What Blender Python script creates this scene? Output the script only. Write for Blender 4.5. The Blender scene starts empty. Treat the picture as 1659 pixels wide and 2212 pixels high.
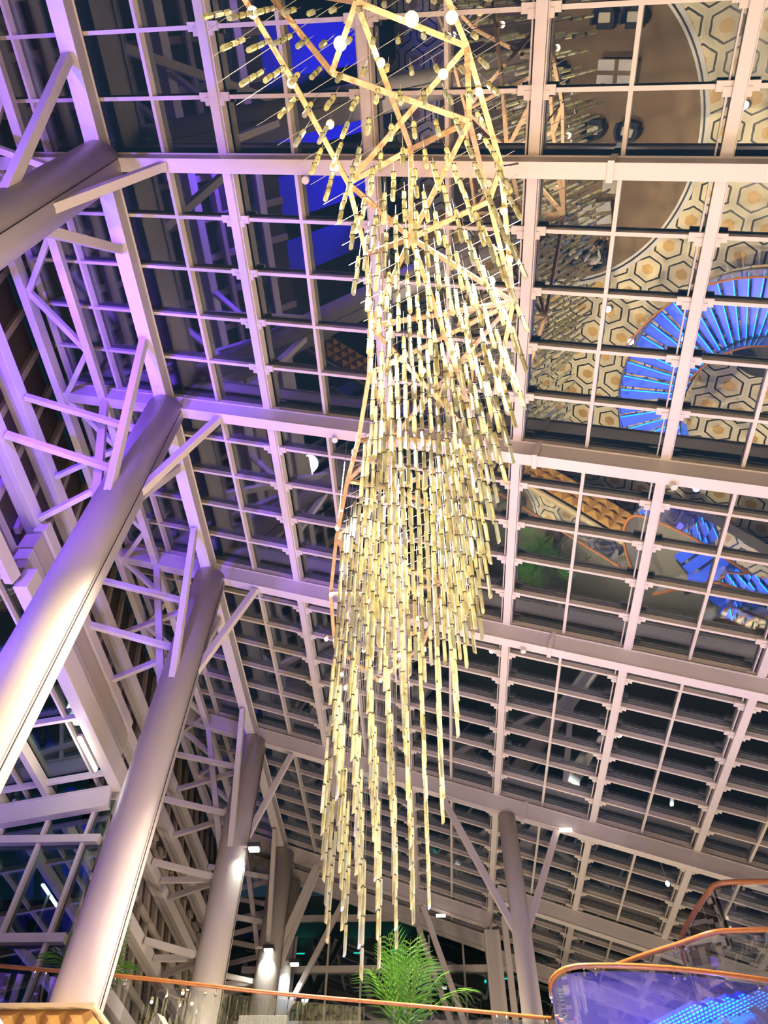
import bpy, math, random
from mathutils import Vector, Matrix
random.seed(7)
PI = math.pi
C = bpy.context.scene.collection
sc = bpy.context.scene

# ------------------------------------------------------------------ camera
# everything below is laid out in metres from the lens (x right across the hall, y along it, z up);
# the last lines lift the whole place by the height of the camera, so that the hall floor lies at z = 0
EYE = 1.6
SL = 0.3463                      # slope of the glazed roof, falling to the right
cam_d = bpy.data.cameras.new('camera'); cam = bpy.data.objects.new('camera', cam_d); C.objects.link(cam)
Rr = ((0.99818463, -0.03762155, -0.04703255), (0.05815176, 0.80530212, 0.59000581), (0.01567848, -0.59166976, 0.80602796))
cam.matrix_world = Matrix([[r[0], -r[1], -r[2], 0] for r in Rr] + [[0, 0, 0, 1]])
cam_d.sensor_fit = 'VERTICAL'; cam_d.sensor_height = 36.0
cam_d.lens = 1568.0 / 2212.0 * 36.0
cam_d.clip_start = 0.05; cam_d.clip_end = 300
sc.camera = cam

# ------------------------------------------------------------------ world, exposure
w = bpy.data.worlds.new('night_sky'); sc.world = w; w.use_nodes = True
w.node_tree.nodes['Background'].inputs[0].default_value = (0.16, 0.36, 0.55, 1)
w.node_tree.nodes['Background'].inputs[1].default_value = 0.075
vs = sc.view_settings
vs.view_transform = 'Standard'; vs.look = 'None'; vs.gamma = 1.0; vs.exposure = 0.0; vs.use_curve_mapping = False
cy = sc.cycles
cy.use_denoising = True
cy.max_bounces = 7; cy.diffuse_bounces = 2; cy.glossy_bounces = 4; cy.transmission_bounces = 5; cy.transparent_max_bounces = 24
cy.sample_clamp_indirect = 6.0; cy.caustics_reflective = False; cy.caustics_refractive = False
cy.use_light_tree = True

def light(name, kind, loc, power, col, aim=None, size=0.1, cone=None, blend=0.4, parent=None):
    d = bpy.data.lights.new(name, kind); d.energy = power; d.color = col
    if kind in ('POINT', 'SPOT'): d.shadow_soft_size = size
    if kind == 'SPOT': d.spot_size = math.radians(cone or 90); d.spot_blend = blend
    o = bpy.data.objects.new(name, d); C.objects.link(o); o.location = loc
    if aim is not None:
        o.rotation_euler = (Vector(aim) - Vector(loc)).to_track_quat('-Z', 'Y').to_euler()
    if parent is not None:
        o.parent = parent; o.location = Vector(loc) - Vector(parent.location)
    return o
WARM = (1.0, 0.82, 0.60); PINK = (1.0, 0.80, 0.70); VIOLET = (0.25, 0.10, 1.0); BLUE = (0.03, 0.12, 1.0)
UP_W, DOWN_W, VIOLET_W = 620, 12500, 4500
ADDED_UP = [(-2.6, 0.2), (-1.2, 10.9), (1.0, 3.4), (5.6, 3.2), (-2.2, 9.9), (6.8, 8.0), (2.0, -1.5)]  # added lamps shining up, helping the light bounced off the floor
ADDED_UP_TERRACE = [(-4.0, 17.2), (0.2, 19.0), (4.2, 19.4), (-3.0, 23.0), (2.8, 24.0), (8.0, 18.0)]
ADDED_DOWN = [(-1.6, 2.5), (1.2, 2.5), (-1.6, 7.3), (1.2, 7.3), (-1.0, 12.1), (4.4, 7.3), (2.2, 12.1)]  # added lamps shining down to brighten the floor

# ------------------------------------------------------------------ materials
def mat(name, col, rough=0.5, metal=0.0, spec=0.5, emit=None, estr=0.0, noise=0.0, nscale=6.0, bump=0.0):
    m = bpy.data.materials.new(name); m.use_nodes = True
    n = m.node_tree.nodes; l = m.node_tree.links; b = n['Principled BSDF']
    b.inputs['Base Color'].default_value = (*col, 1); b.inputs['Roughness'].default_value = rough
    b.inputs['Metallic'].default_value = metal; b.inputs['Specular IOR Level'].default_value = spec
    if emit: b.inputs['Emission Color'].default_value = (*emit, 1); b.inputs['Emission Strength'].default_value = estr
    if noise or bump:
        tc = n.new('ShaderNodeTexCoord'); nz = n.new('ShaderNodeTexNoise')
        nz.inputs['Scale'].default_value = nscale; nz.inputs['Detail'].default_value = 4
        l.new(tc.outputs['Object'], nz.inputs['Vector'])
        if noise:
            mx = n.new('ShaderNodeMix'); mx.data_type = 'RGBA'
            mx.inputs[6].default_value = (*[max(0, c * (1 - noise)) for c in col], 1)
            mx.inputs[7].default_value = (*[min(1, c * (1 + noise)) for c in col], 1)
            l.new(nz.outputs['Fac'], mx.inputs[0]); l.new(mx.outputs[2], b.inputs['Base Color'])
        if bump:
            bp = n.new('ShaderNodeBump'); bp.inputs['Strength'].default_value = bump; bp.inputs['Distance'].default_value = 0.02
            l.new(nz.outputs['Fac'], bp.inputs['Height']); l.new(bp.outputs['Normal'], b.inputs['Normal'])
    return m

def pane_mat(name, tint, refl, gcol=(1, 1, 1), rough=0.0):
    m = bpy.data.materials.new(name); m.use_nodes = True
    n = m.node_tree.nodes; l = m.node_tree.links; n.clear()
    out = n.new('ShaderNodeOutputMaterial'); mx = n.new('ShaderNodeMixShader')
    tr = n.new('ShaderNodeBsdfTransparent'); tr.inputs[0].default_value = (*tint, 1)
    gl = n.new('ShaderNodeBsdfGlossy'); gl.inputs['Roughness'].default_value = rough; gl.inputs[0].default_value = (*gcol, 1)
    fr = n.new('ShaderNodeFresnel'); fr.inputs[0].default_value = 1.5
    mr = n.new('ShaderNodeMapRange'); mr.inputs[1].default_value = 0.04; mr.inputs[2].default_value = 1.0
    mr.inputs[3].default_value = refl; mr.inputs[4].default_value = 0.75
    l.new(fr.outputs[0], mr.inputs[0]); l.new(mr.outputs[0], mx.inputs[0])
    l.new(tr.outputs[0], mx.inputs[1]); l.new(gl.outputs[0], mx.inputs[2]); l.new(mx.outputs[0], out.inputs[0])
    return m

M = {}
M['paint'] = mat('white_steel_paint', (0.70, 0.62, 0.585), 0.42, noise=0.04, nscale=1.2)
M['alu'] = mat('cream_aluminium', (0.68, 0.60, 0.54), 0.4)
M['gap'] = mat('dark_gasket', (0.02, 0.02, 0.02), 0.6)
M['roofglass'] = pane_mat('roof_glass', (0.72, 0.80, 0.88), 0.17)
M['plain'] = pane_mat('outer_glass_face', (0.8, 0.85, 0.9), 0.0)
M['wallglass'] = pane_mat('wall_glass', (0.45, 0.62, 0.64), 0.14)
M['stairglass'] = pane_mat('stair_glass', (0.80, 0.80, 1.0), 0.09)
sg_ = M['stairglass'].node_tree; dn = sg_.nodes.new('ShaderNodeBsdfDiffuse'); dn.inputs[0].default_value = (.35, .3, .95, 1); hz = sg_.nodes.new('ShaderNodeMixShader'); hz.inputs[0].default_value = .13  # blue haze and stair glow put into the glass as a diffuse tint
on = [n_ for n_ in sg_.nodes if n_.type == 'OUTPUT_MATERIAL'][0]; src = on.inputs[0].links[0].from_socket
sg_.links.new(src, hz.inputs[1]); sg_.links.new(dn.outputs[0], hz.inputs[2]); sg_.links.new(hz.outputs[0], on.inputs[0])
M['railglass'] = pane_mat('balustrade_glass', (0.90, 0.94, 0.97), 0.07)
M['wood'] = mat('varnished_wood', (0.36, 0.13, 0.035), 0.28, noise=0.3, nscale=9)
M['steel'] = mat('polished_steel', (0.72, 0.72, 0.74), 0.18, metal=1.0)
M['gold'] = mat('gold_mirror_steel', (0.58, 0.38, 0.22), 0.3, metal=0.55, noise=0.5, nscale=14, bump=0.5)
M['wire'] = mat('thin_wire', (0.30, 0.27, 0.27), 0.5, metal=0.3)
M['darkwire'] = mat('black_cable', (0.015, 0.013, 0.012), 0.5)
M['bulb'] = mat('warm_bulb', (1, 0.9, 0.6), 0.4, emit=(1.0, 0.74, 0.26), estr=3.2)
M['led'] = mat('small_warm_led', (1, 0.9, 0.6), 0.4, emit=(1.0, 0.84, 0.45), estr=4)
M['tube'] = mat('fluorescent_tube', (1, 1, 1), 0.4, emit=(1.0, 0.97, 0.88), estr=9)
M['lens'] = mat('floodlight_lens', (1, 1, 1), 0.4, emit=(0.95, 1.0, 0.92), estr=12)
M['lamp_fill_lens'] = mat('lamp_and_fill_lens', (1, 1, 1), 0.4, emit=(1.0, 0.9, 0.75), estr=5)  # lens of the added floor lamps, also of strip lamps and pendant
M['teal'] = mat('teal_lamp', (0.2, 1, 0.9), 0.4, emit=(0.02, 0.9, 0.65), estr=3)
M['blueled'] = mat('blue_led', (0, 0.6, 1), 0.4, emit=(0.0, 0.45, 1.0), estr=9)
M['lampbody'] = mat('dark_lamp_housing', (0.06, 0.06, 0.07), 0.4)
M['cladding'] = mat('brown_cladding', (0.085, 0.066, 0.055), 0.55, noise=0.25, nscale=1.5)
M['rib'] = mat('cream_cladding_rib', (0.50, 0.42, 0.35), 0.5)
M['bronze'] = mat('gold_bronze_panel', (0.60, 0.34, 0.10), 0.38, metal=0.35)
M['ledge'] = mat('cream_ledge', (0.62, 0.50, 0.28), 0.5)
M['tile'] = mat('grey_terrace_tile', (0.20, 0.19, 0.15), 0.35, noise=0.12, nscale=0.8)
M['carpet'] = mat('brown_carpet', (0.17, 0.115, 0.062), 0.95, noise=0.2, nscale=30)
M['white'] = mat('white_stone', (0.78, 0.75, 0.66), 0.4)
M['blackstone'] = mat('black_stone', (0.02, 0.022, 0.025), 0.3)
M['navy'] = mat('dark_upholstery', (0.018, 0.02, 0.03), 0.8)
M['cushion'] = mat('cream_cushion', (0.6, 0.55, 0.42), 0.8)
M['skin'] = mat('skin', (0.55, 0.32, 0.22), 0.6)
M['shirt'] = mat('white_shirt', (0.7, 0.7, 0.68), 0.8)
M['hair'] = mat('dark_hair', (0.03, 0.02, 0.015), 0.7)
M['trousers'] = mat('dark_trousers', (0.04, 0.04, 0.05), 0.8)
M['leaf'] = mat('palm_leaf', (0.10, 0.30, 0.03), 0.45, noise=0.35, nscale=5)
M['stalk'] = mat('palm_stalk', (0.22, 0.33, 0.06), 0.5)
M['pot'] = mat('dark_pot', (0.05, 0.04, 0.035), 0.5)
M['tread'] = mat('frosted_tread_blue_light_tint', (0.05, 0.12, 0.95), 0.3)  # blue light of the stair put into the tread colour
M['panel'] = mat('fabric_panel_blue_light_tint', (0.10, 0.08, 0.85), 0.8)  # the blue wash is put into the fabric colour
M['extwall'] = mat('outside_wall', (0.12, 0.12, 0.12), 0.8, noise=0.2, nscale=2)
M['vent'] = mat('grey_metal_casing', (0.33, 0.32, 0.28), 0.5)

def crystal_mat():
    m = bpy.data.materials.new('crystal_rod'); m.use_nodes = True
    n = m.node_tree.nodes; l = m.node_tree.links; n.clear()
    out = n.new('ShaderNodeOutputMaterial')
    df = n.new('ShaderNodeBsdfDiffuse'); tl = n.new('ShaderNodeBsdfTranslucent'); gl = n.new('ShaderNodeBsdfGlossy')
    gl.inputs['Roughness'].default_value = 0.12; tr = n.new('ShaderNodeBsdfTransparent'); tr.inputs[0].default_value = (0.9, 0.92, 0.86, 1)
    tc = n.new('ShaderNodeTexCoord'); nz = n.new('ShaderNodeTexNoise'); nz.inputs['Scale'].default_value = 16; nz.inputs['Detail'].default_value = 3
    mp = n.new('ShaderNodeMapping'); mp.inputs['Scale'].default_value = (1, 1, 0.35)
    l.new(tc.outputs['Object'], mp.inputs[0]); l.new(mp.outputs[0], nz.inputs['Vector'])
    cr = n.new('ShaderNodeValToRGB'); cr.color_ramp.elements[0].position = 0.36; cr.color_ramp.elements[1].position = 0.62
    cr.color_ramp.elements[0].color = (0.50, 0.45, 0.20, 1); cr.color_ramp.elements[1].color = (1.0, 0.95, 0.55, 1)  # bright glass facets imitated by darker and paler tones in the colour
    n2 = n.new('ShaderNodeTexNoise'); n2.inputs['Scale'].default_value = 2.6; geo = n.new('ShaderNodeNewGeometry'); l.new(geo.outputs['Position'], n2.inputs['Vector'])
    m2 = n.new('ShaderNodeMapRange'); m2.inputs[1].default_value = .45; m2.inputs[2].default_value = .65; l.new(n2.outputs['Fac'], m2.inputs[0])
    mc = n.new('ShaderNodeMix'); mc.data_type = 'RGBA'; mc.inputs[7].default_value = (.62, .66, .56, 1); l.new(m2.outputs[0], mc.inputs[0]); l.new(cr.outputs[0], mc.inputs[6])
    l.new(nz.outputs['Fac'], cr.inputs[0]); l.new(mc.outputs[2], df.inputs[0]); l.new(mc.outputs[2], tl.inputs[0])
    a = n.new('ShaderNodeMixShader'); a.inputs[0].default_value = 0.45; l.new(df.outputs[0], a.inputs[1]); l.new(tl.outputs[0], a.inputs[2])
    b = n.new('ShaderNodeMixShader'); b.inputs[0].default_value = 0.10; l.new(a.outputs[0], b.inputs[1]); l.new(tr.outputs[0], b.inputs[2])
    c = n.new('ShaderNodeMixShader'); c.inputs[0].default_value = 0.22; l.new(b.outputs[0], c.inputs[1]); l.new(gl.outputs[0], c.inputs[2])
    l.new(c.outputs[0], out.inputs[0]); return m
M['crystal'] = crystal_mat()

def hex_floor_mat():
    m = bpy.data.materials.new('hexagon_marble_floor'); m.use_nodes = True
    n = m.node_tree.nodes; l = m.node_tree.links; b = n['Principled BSDF']; b.inputs['Roughness'].default_value = 0.3
    def vm(op, a, bb=None, cc=None):
        x = n.new('ShaderNodeVectorMath'); x.operation = op
        for i, v in enumerate((a, bb, cc)):
            if v is None: continue
            if hasattr(v, 'node'): l.new(v, x.inputs[i])
            else: x.inputs[i].default_value = v
        return x
    def fm(op, a, bb=0.0):
        x = n.new('ShaderNodeMath'); x.operation = op
        for i, v in enumerate((a, bb)):
            if hasattr(v, 'node'): l.new(v, x.inputs[i])
            else: x.inputs[i].default_value = v
        return x.outputs[0]
    tc = n.new('ShaderNodeTexCoord'); mp = n.new('ShaderNodeMapping'); mp.vector_type = 'TEXTURE'
    mp.inputs['Location'].default_value = (-3.9, 10.92, 0); mp.inputs['Rotation'].default_value = (0, 0, 0); mp.inputs['Scale'].default_value = (1.13, 0.985, 1)
    l.new(tc.outputs['Object'], mp.inputs[0])
    s3 = math.sqrt(3)
    a = vm('WRAP', mp.outputs[0], (0.5, s3 / 2, 1), (-0.5, -s3 / 2, -1)).outputs[0]
    sh = vm('ADD', mp.outputs[0], (0.5, s3 / 2, 0)).outputs[0]
    bb = vm('WRAP', sh, (0.5, s3 / 2, 1), (-0.5, -s3 / 2, -1)).outputs[0]
    def hd(v):
        ab = vm('ABSOLUTE', v).outputs[0]; sp = n.new('ShaderNodeSeparateXYZ'); l.new(ab, sp.inputs[0])
        return fm('MAXIMUM', sp.outputs[0], fm('ADD', fm('MULTIPLY', sp.outputs[0], 0.5), fm('MULTIPLY', sp.outputs[1], s3 / 2)))
    d = fm('MINIMUM', hd(a), hd(bb))
    nz = n.new('ShaderNodeTexNoise'); nz.inputs['Scale'].default_value = 5; l.new(tc.outputs['Object'], nz.inputs['Vector'])
    d2 = fm('ADD', d, fm('MULTIPLY', fm('SUBTRACT', nz.outputs['Fac'], 0.5), 0.05))
    cr = n.new('ShaderNodeValToRGB'); cr.color_ramp.interpolation = 'CONSTANT'; e = cr.color_ramp.elements
    e[0].position = 0; e[0].color = (0.56, 0.36, 0.12, 1); e[1].position = 0.165; e[1].color = (0.80, 0.69, 0.42, 1)
    for p, c in ((0.345, (0.018, 0.02, 0.018, 1)), (0.402, (0.84, 0.76, 0.50, 1)), (0.465, (0.66, 0.60, 0.42, 1)), (0.48, (0.82, 0.74, 0.48, 1))):
        x = e.new(p); x.color = c
    l.new(d2, cr.inputs[0]); l.new(cr.outputs[0], b.inputs['Base Color'])
    return m
M['hex'] = hex_floor_mat()

# ------------------------------------------------------------------ mesh helpers
class MB:
    def __init__(s): s.v = []; s.f = []; s.m = []
    def add(s, vs_, fs, mi=0):
        k = len(s.v); s.v += [tuple(p) for p in vs_]; s.f += [tuple(i + k for i in f) for f in fs]; s.m += [mi] * len(fs); return s
    def box(s, c, d, mi=0):
        x, y, z = c; a, b, e = d[0] / 2, d[1] / 2, d[2] / 2
        vs_ = [(x - a, y - b, z - e), (x + a, y - b, z - e), (x + a, y + b, z - e), (x - a, y + b, z - e), (x - a, y - b, z + e), (x + a, y - b, z + e), (x + a, y + b, z + e), (x - a, y + b, z + e)]
        return s.add(vs_, [(0, 3, 2, 1), (4, 5, 6, 7), (0, 1, 5, 4), (1, 2, 6, 5), (2, 3, 7, 6), (3, 0, 4, 7)], mi)
    def bar(s, p, q, wd, ht, up=(0, 0, 1), mi=0):
        p = Vector(p); q = Vector(q); d = (q - p).normalized(); u = Vector(up)
        if abs(d.dot(u)) > 0.98: u = Vector((0, 1, 0)) if abs(d.y) < 0.9 else Vector((1, 0, 0))
        r = d.cross(u).normalized(); u = r.cross(d).normalized()
        vs_ = []
        for e in (p, q):
            for a, b in ((-1, -1), (1, -1), (1, 1), (-1, 1)): vs_.append(e + r * a * wd / 2 + u * b * ht / 2)
        return s.add(vs_, [(0, 1, 2, 3), (7, 6, 5, 4), (0, 4, 5, 1), (1, 5, 6, 2), (2, 6, 7, 3), (3, 7, 4, 0)], mi)
    def ibeam(s, p, q, wd, ht, up=(0, 0, 1), t=0.03, inset=0.55):
        # bottom flange, web box and top flange; p, q on the underside line
        p = Vector(p); q = Vector(q); d = (q - p).normalized(); u = Vector(up); r = d.cross(u).normalized(); u = r.cross(d).normalized()
        s.bar(p + u * t / 2, q + u * t / 2, wd, t, up); s.bar(p + u * (ht - t / 2), q + u * (ht - t / 2), wd, t, up)
        s.bar(p + u * ht / 2, q + u * ht / 2, wd * inset, ht - 2 * t, up); return s
    def tube(s, pts, r, n=8, caps=True):
        pts = [Vector(p) for p in pts]; rs = r if isinstance(r, (list, tuple)) else [r] * len(pts); k = len(s.v); prev = None
        for i, p in enumerate(pts):
            d = (pts[min(i + 1, len(pts) - 1)] - pts[max(i - 1, 0)]).normalized()
            if prev is None: a = d.orthogonal().normalized()
            else:
                a = prev - d * prev.dot(d)
                a = a.normalized() if a.length > 1e-6 else d.orthogonal().normalized()
            prev = a; b = d.cross(a)
            for j in range(n):
                t = 2 * PI * j / n; s.v.append(tuple(p + (a * math.cos(t) + b * math.sin(t)) * rs[i]))
        for i in range(len(pts) - 1):
            for j in range(n):
                s.f.append((k + i * n + j, k + i * n + (j + 1) % n, k + (i + 1) * n + (j + 1) % n, k + (i + 1) * n + j)); s.m.append(0)
        if caps:
            s.f.append(tuple(k + j for j in range(n))[::-1]); s.m.append(0)
            e = k + (len(pts) - 1) * n; s.f.append(tuple(e + j for j in range(n))); s.m.append(0)
        return s
    def poly(s, pts, z0, z1, mi=0):
        n = len(pts); vs_ = [(x, y, z0) for x, y in pts] + [(x, y, z1) for x, y in pts]
        return s.add(vs_, [tuple(range(n))[::-1], tuple(range(n, 2 * n))] + [(i, (i + 1) % n, n + (i + 1) % n, n + i) for i in range(n)], mi)
    def build(s, name, ms, parent=None, root=None, smooth=False, bevel=0.0, origin=None):
        me = bpy.data.meshes.new(name)
        off = Vector((0, 0, 0))
        if root is not None: off = Vector(root.location) if root.rotation_euler.z == 0 else Vector((0, 0, 0))
        elif parent is None:
            if origin is not None: off = Vector(origin)
            else:
                xs = [p[0] for p in s.v]; ys = [p[1] for p in s.v]; zs = [p[2] for p in s.v]
                off = Vector(((min(xs) + max(xs)) / 2, (min(ys) + max(ys)) / 2, min(zs)))
        me.from_pydata([tuple(Vector(p) - off) for p in s.v], [], s.f)
        for mm in (ms if isinstance(ms, (list, tuple)) else [ms]): me.materials.append(mm)
        me.polygons.foreach_set('material_index', s.m)
        if smooth: me.polygons.foreach_set('use_smooth', [True] * len(s.f))
        me.update(); o = bpy.data.objects.new(name, me); C.objects.link(o)
        if parent is not None: o.parent = parent
        elif root is None: o.location = off
        if bevel:
            b = o.modifiers.new('bevel', 'BEVEL'); b.width = bevel; b.segments = 2; b.limit_method = 'ANGLE'
        return o

def tag(o, label, cat, group=None, kind=None):
    o['label'] = label
    if cat: o['category'] = cat
    if group: o['group'] = group
    if kind: o['kind'] = kind
    return o
def thing(name, label, cat, loc, group=None):
    o = bpy.data.objects.new(name, None); C.objects.link(o); o.location = loc; o.empty_display_size = 0.2
    return tag(o, label, cat, group)
def part(mb, name, ms, root, parent=None, **k): return mb.build(name, ms, parent=parent or root, root=root, **k)
def struct(mb, name, ms, **k):
    o = mb.build(name, ms, **k); o['kind'] = 'structure'; return o
def dup(root, loc, rz, label, group=None):
    r = root.copy(); C.objects.link(r); r.location = loc; r.rotation_euler = (0, 0, rz); r['label'] = label
    if group: r['group'] = group
    for ch in list(root.children):
        c = ch.copy(); C.objects.link(c); c.parent = r
        for g in list(ch.children):
            d = g.copy(); C.objects.link(d); d.parent = c
    return r
ORD = ['first', 'second', 'third', 'fourth', 'fifth', 'sixth', 'seventh', 'eighth', 'ninth', 'tenth']
def zroof(x, h): return h - SL * x      # height of a plane parallel to the roof
UPN = Vector((SL, 0, 1)).normalized()
FL = 12.0      # underside of the main beams
RB = 12.48     # underside of the rafters
PB = 12.60     # underside of the purlins
GB = 12.745     # underside of the glass
FLOOR = -1.6
TER = 4.1      # terrace floor
def wallx(z): return -7.5 - 0.175 * (z - 11.4)   # inner line of the leaning left wall

# ------------------------------------------------------------------ setting: floors, roof glass, walls
YB, YE = -6.0, 28.4
XR = 12.5
f = MB().box((-1.5, 12, FLOOR - 0.1), (30, 38, 0.2)); fo = f.build('floor', M['hex'], origin=(0, 0, FLOOR)); fo['kind'] = 'structure'

EDGE = [(-14, 11.15), (-7.29, 12.95), (-5.49, 13.30), (-3.99, 13.74), (-2.76, 14.12), (-0.36, 14.66), (1.9, 15.25), (1.9, 13.5), (2.2, 13.15), (3.45, 13.2), (5.5, 13.75), (8.5, 14.6), (12.4, 15.6)]
tr = MB().poly(EDGE + [(12.4, YE + 0.3), (-14, YE + 0.3)], TER - 0.5, TER)
to = struct(tr, 'floor_terrace', M['tile'])

g = MB()
def slab(x0, x1, y0, y1, h0, h1, mb, mis=(0, 1)):
    vs_ = []
    for h in (h0, h1):
        for x, y in ((x0, y0), (x1, y0), (x1, y1), (x0, y1)): vs_.append((x, y, zroof(x, h)))
    mb.add(vs_, [(0, 3, 2, 1)], mis[0]); mb.add(vs_, [(4, 5, 6, 7), (0, 1, 5, 4), (1, 2, 6, 5), (2, 3, 7, 6), (3, 0, 4, 7)], mis[1])
slab(-8.95, XR, YB, YE, GB, GB + 0.03, g)
ro = struct(g, 'ceiling', [M['roofglass'], M['plain']])

# left wall : leaning ribbed cladding behind steel girts
wl = MB(); wr_ = MB(); OFF = 0.55
def wp(z, y, o=0.0): return (wallx(z) - o, y, z)
def wallpatch(y0, y1, z0, z1, sp=.78, wd=.26):
    wl.add([wp(z0, y0, OFF), wp(z0, y1, OFF), wp(z1, y1, OFF), wp(z1, y0, OFF), wp(z0, y0, OFF + .15), wp(z0, y1, OFF + .15), wp(z1, y1, OFF + .15), wp(z1, y0, OFF + .15)],
           [(0, 1, 2, 3), (7, 6, 5, 4), (0, 4, 5, 1), (1, 5, 6, 2), (2, 6, 7, 3), (3, 7, 4, 0)])
    y = y0 + 0.15
    while y < y1 - 0.05:
        wr_.bar(wp(z0, y, OFF - 0.05), wp(z1, y, OFF - 0.05), wd, 0.10, up=(1, 0, 0))
        y += sp
wallpatch(YB, YE, 11.3, 15.75, .95, .15); wallpatch(YB, 8.3, 8.6, 11.3, .95, .15)
wallpatch(14.7, YE, FLOOR, 11.3)
wlo = struct(wl, 'wall_left', M['cladding'])
wlo['label'] = 'leaning wall of dark brown cladding with cream ribs behind the columns'
rb = wr_.build('rib', M['rib'], parent=wlo, root=wlo); rb['label'] = 'cream upright ribs on the brown cladding'

# lower left side wall beyond the alcove, with panels whose colour carries the blue light
struct(MB().box((-13.9, 4, 4.0), (0.2, 21, 11.2)), 'wall_alcove', M['extwall'])
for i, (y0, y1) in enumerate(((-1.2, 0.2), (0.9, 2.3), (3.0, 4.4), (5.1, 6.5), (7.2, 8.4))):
    p = thing('fabric_screen', f'tall fabric screen with blue light put into its colour, {ORD[i]} from the near end of the alcove', 'screen', (-11.6, (y0 + y1) / 2, FLOOR), 'blue lit screens in the side alcove')
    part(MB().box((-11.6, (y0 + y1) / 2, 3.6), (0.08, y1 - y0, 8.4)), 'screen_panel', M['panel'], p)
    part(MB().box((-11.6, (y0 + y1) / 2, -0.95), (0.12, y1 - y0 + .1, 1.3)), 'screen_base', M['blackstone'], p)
struct(MB().box((XR + 0.1, 12, 3.2), (0.2, 38, 9.6)), 'wall_right', M['extwall'])

# far end wall: glazing with cream transoms and mullions
ew = MB().box((-1.2, YE + 0.02, 8.2), (11.5, 0.03, 8.2)); ewo = struct(ew, 'window_1', M['wallglass']); ewo['label'] = 'far end glazed wall of dark green panes'
ef = MB()
for z in (12.95, 11.2, 9.5, 7.6, 5.8): ef.box((-1.2, YE - 0.05, z), (11.5, 0.14, 0.2))
for k in range(10):
    x = -6.3 + 1.22 * k; ef.box((x, YE - 0.05, 8.2), (0.07, 0.12, 8.2))
ef.build('window_frame', M['paint'], parent=ewo, root=ewo)
er = MB().box((8.2, YE + 0.05, 6.6), (8.4, 0.1, 5.0)); struct(er, 'wall_far_right', M['extwall'])

# side alcove glazed wall (faces the camera) and its little lean-to skylight
AY = 14.6
aw = MB().box((-10.3, AY + 0.02, 6.7), (6.4, 0.03, 5.2)); awo = struct(aw, 'window_2', M['wallglass']); awo['label'] = 'glazed alcove wall left of the big columns'
af = MB()
for z in (8.33, 6.32): af.box((-10.3, AY - 0.06, z), (6.4, 0.16, 0.17))
for x in (-7.45, -8.42, -9.4, -10.4, -11.4): af.box((x, AY - 0.05, 6.7), (0.075, 0.12, 5.2))
af.build('window_frame', M['paint'], parent=awo, root=awo)
def za(x, h=9.7): return h + 0.18 * (x + 7.15)
ag = MB()
vs_ = [(x, y, za(x, h)) for h in (9.75, 9.78) for x, y in ((-13.5, YB), (-7.2, YB), (-7.2, AY), (-13.5, AY))]
ag.add(vs_, [(0, 3, 2, 1)], 0); ag.add(vs_, [(4, 5, 6, 7), (0, 1, 5, 4), (1, 2, 6, 5), (2, 3, 7, 6), (3, 0, 4, 7)], 1)
ago = struct(ag, 'window_3', [M['wallglass'], M['plain']]); ago['label'] = 'lean to skylight over the side alcove'
asf = MB()
for x in (-7.56, -9.1, -10.6): asf.bar((x, YB, za(x, 9.70)), (x, AY, za(x, 9.70)), 0.05, 0.1)
for x in (-8.6, -9.6, -11.4): asf.bar((x, YB, za(x, 9.62)), (x, AY, za(x, 9.62)), 0.14, 0.24)
for k in range(7):
    y = 14.05 - 1.98 * k; asf.bar((-13.5, y, za(-13.5, 9.66)), (-7.2, y, za(-7.2, 9.66)), 0.08, 0.13)
asf.build('window_frame', M['paint'], parent=ago, root=ago)
bmo = MB().ibeam((-13.5, AY - .18, za(-13.5, 9.0)), (-7.1, AY - .18, za(-7.1, 9.0)), 0.2, 0.5, up=(-.18, 0, 1)).build('roof_beam', M['paint'])
tag(bmo, 'sloping white beam at the end of the alcove skylight, left of the third column', 'beam')
# stepped header along the foot of the upper wall, over the alcove opening
hd = thing('stepped_fascia', 'long stepped cream fascia under the ribbed wall, above the alcove skylight', 'fascia', (-7.3, 4, 9.3))
for k, (x, z, wd, ht, mm) in enumerate(((-7.12, 9.75, 0.26, 0.5, 'paint'), (-7.36, 10.15, 0.22, 0.22, 'rib'), (-7.46, 10.45, 0.3, 0.3, 'alu'), (-7.5, 10.85, 0.34, 0.4, 'rib'), (-7.44, 11.3, 0.24, 0.3, 'paint'))):
    part(MB().box((x, 11.45, z), (wd, 6.3, ht)), 'fascia_step', M[mm], hd, bevel=0.01)

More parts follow.
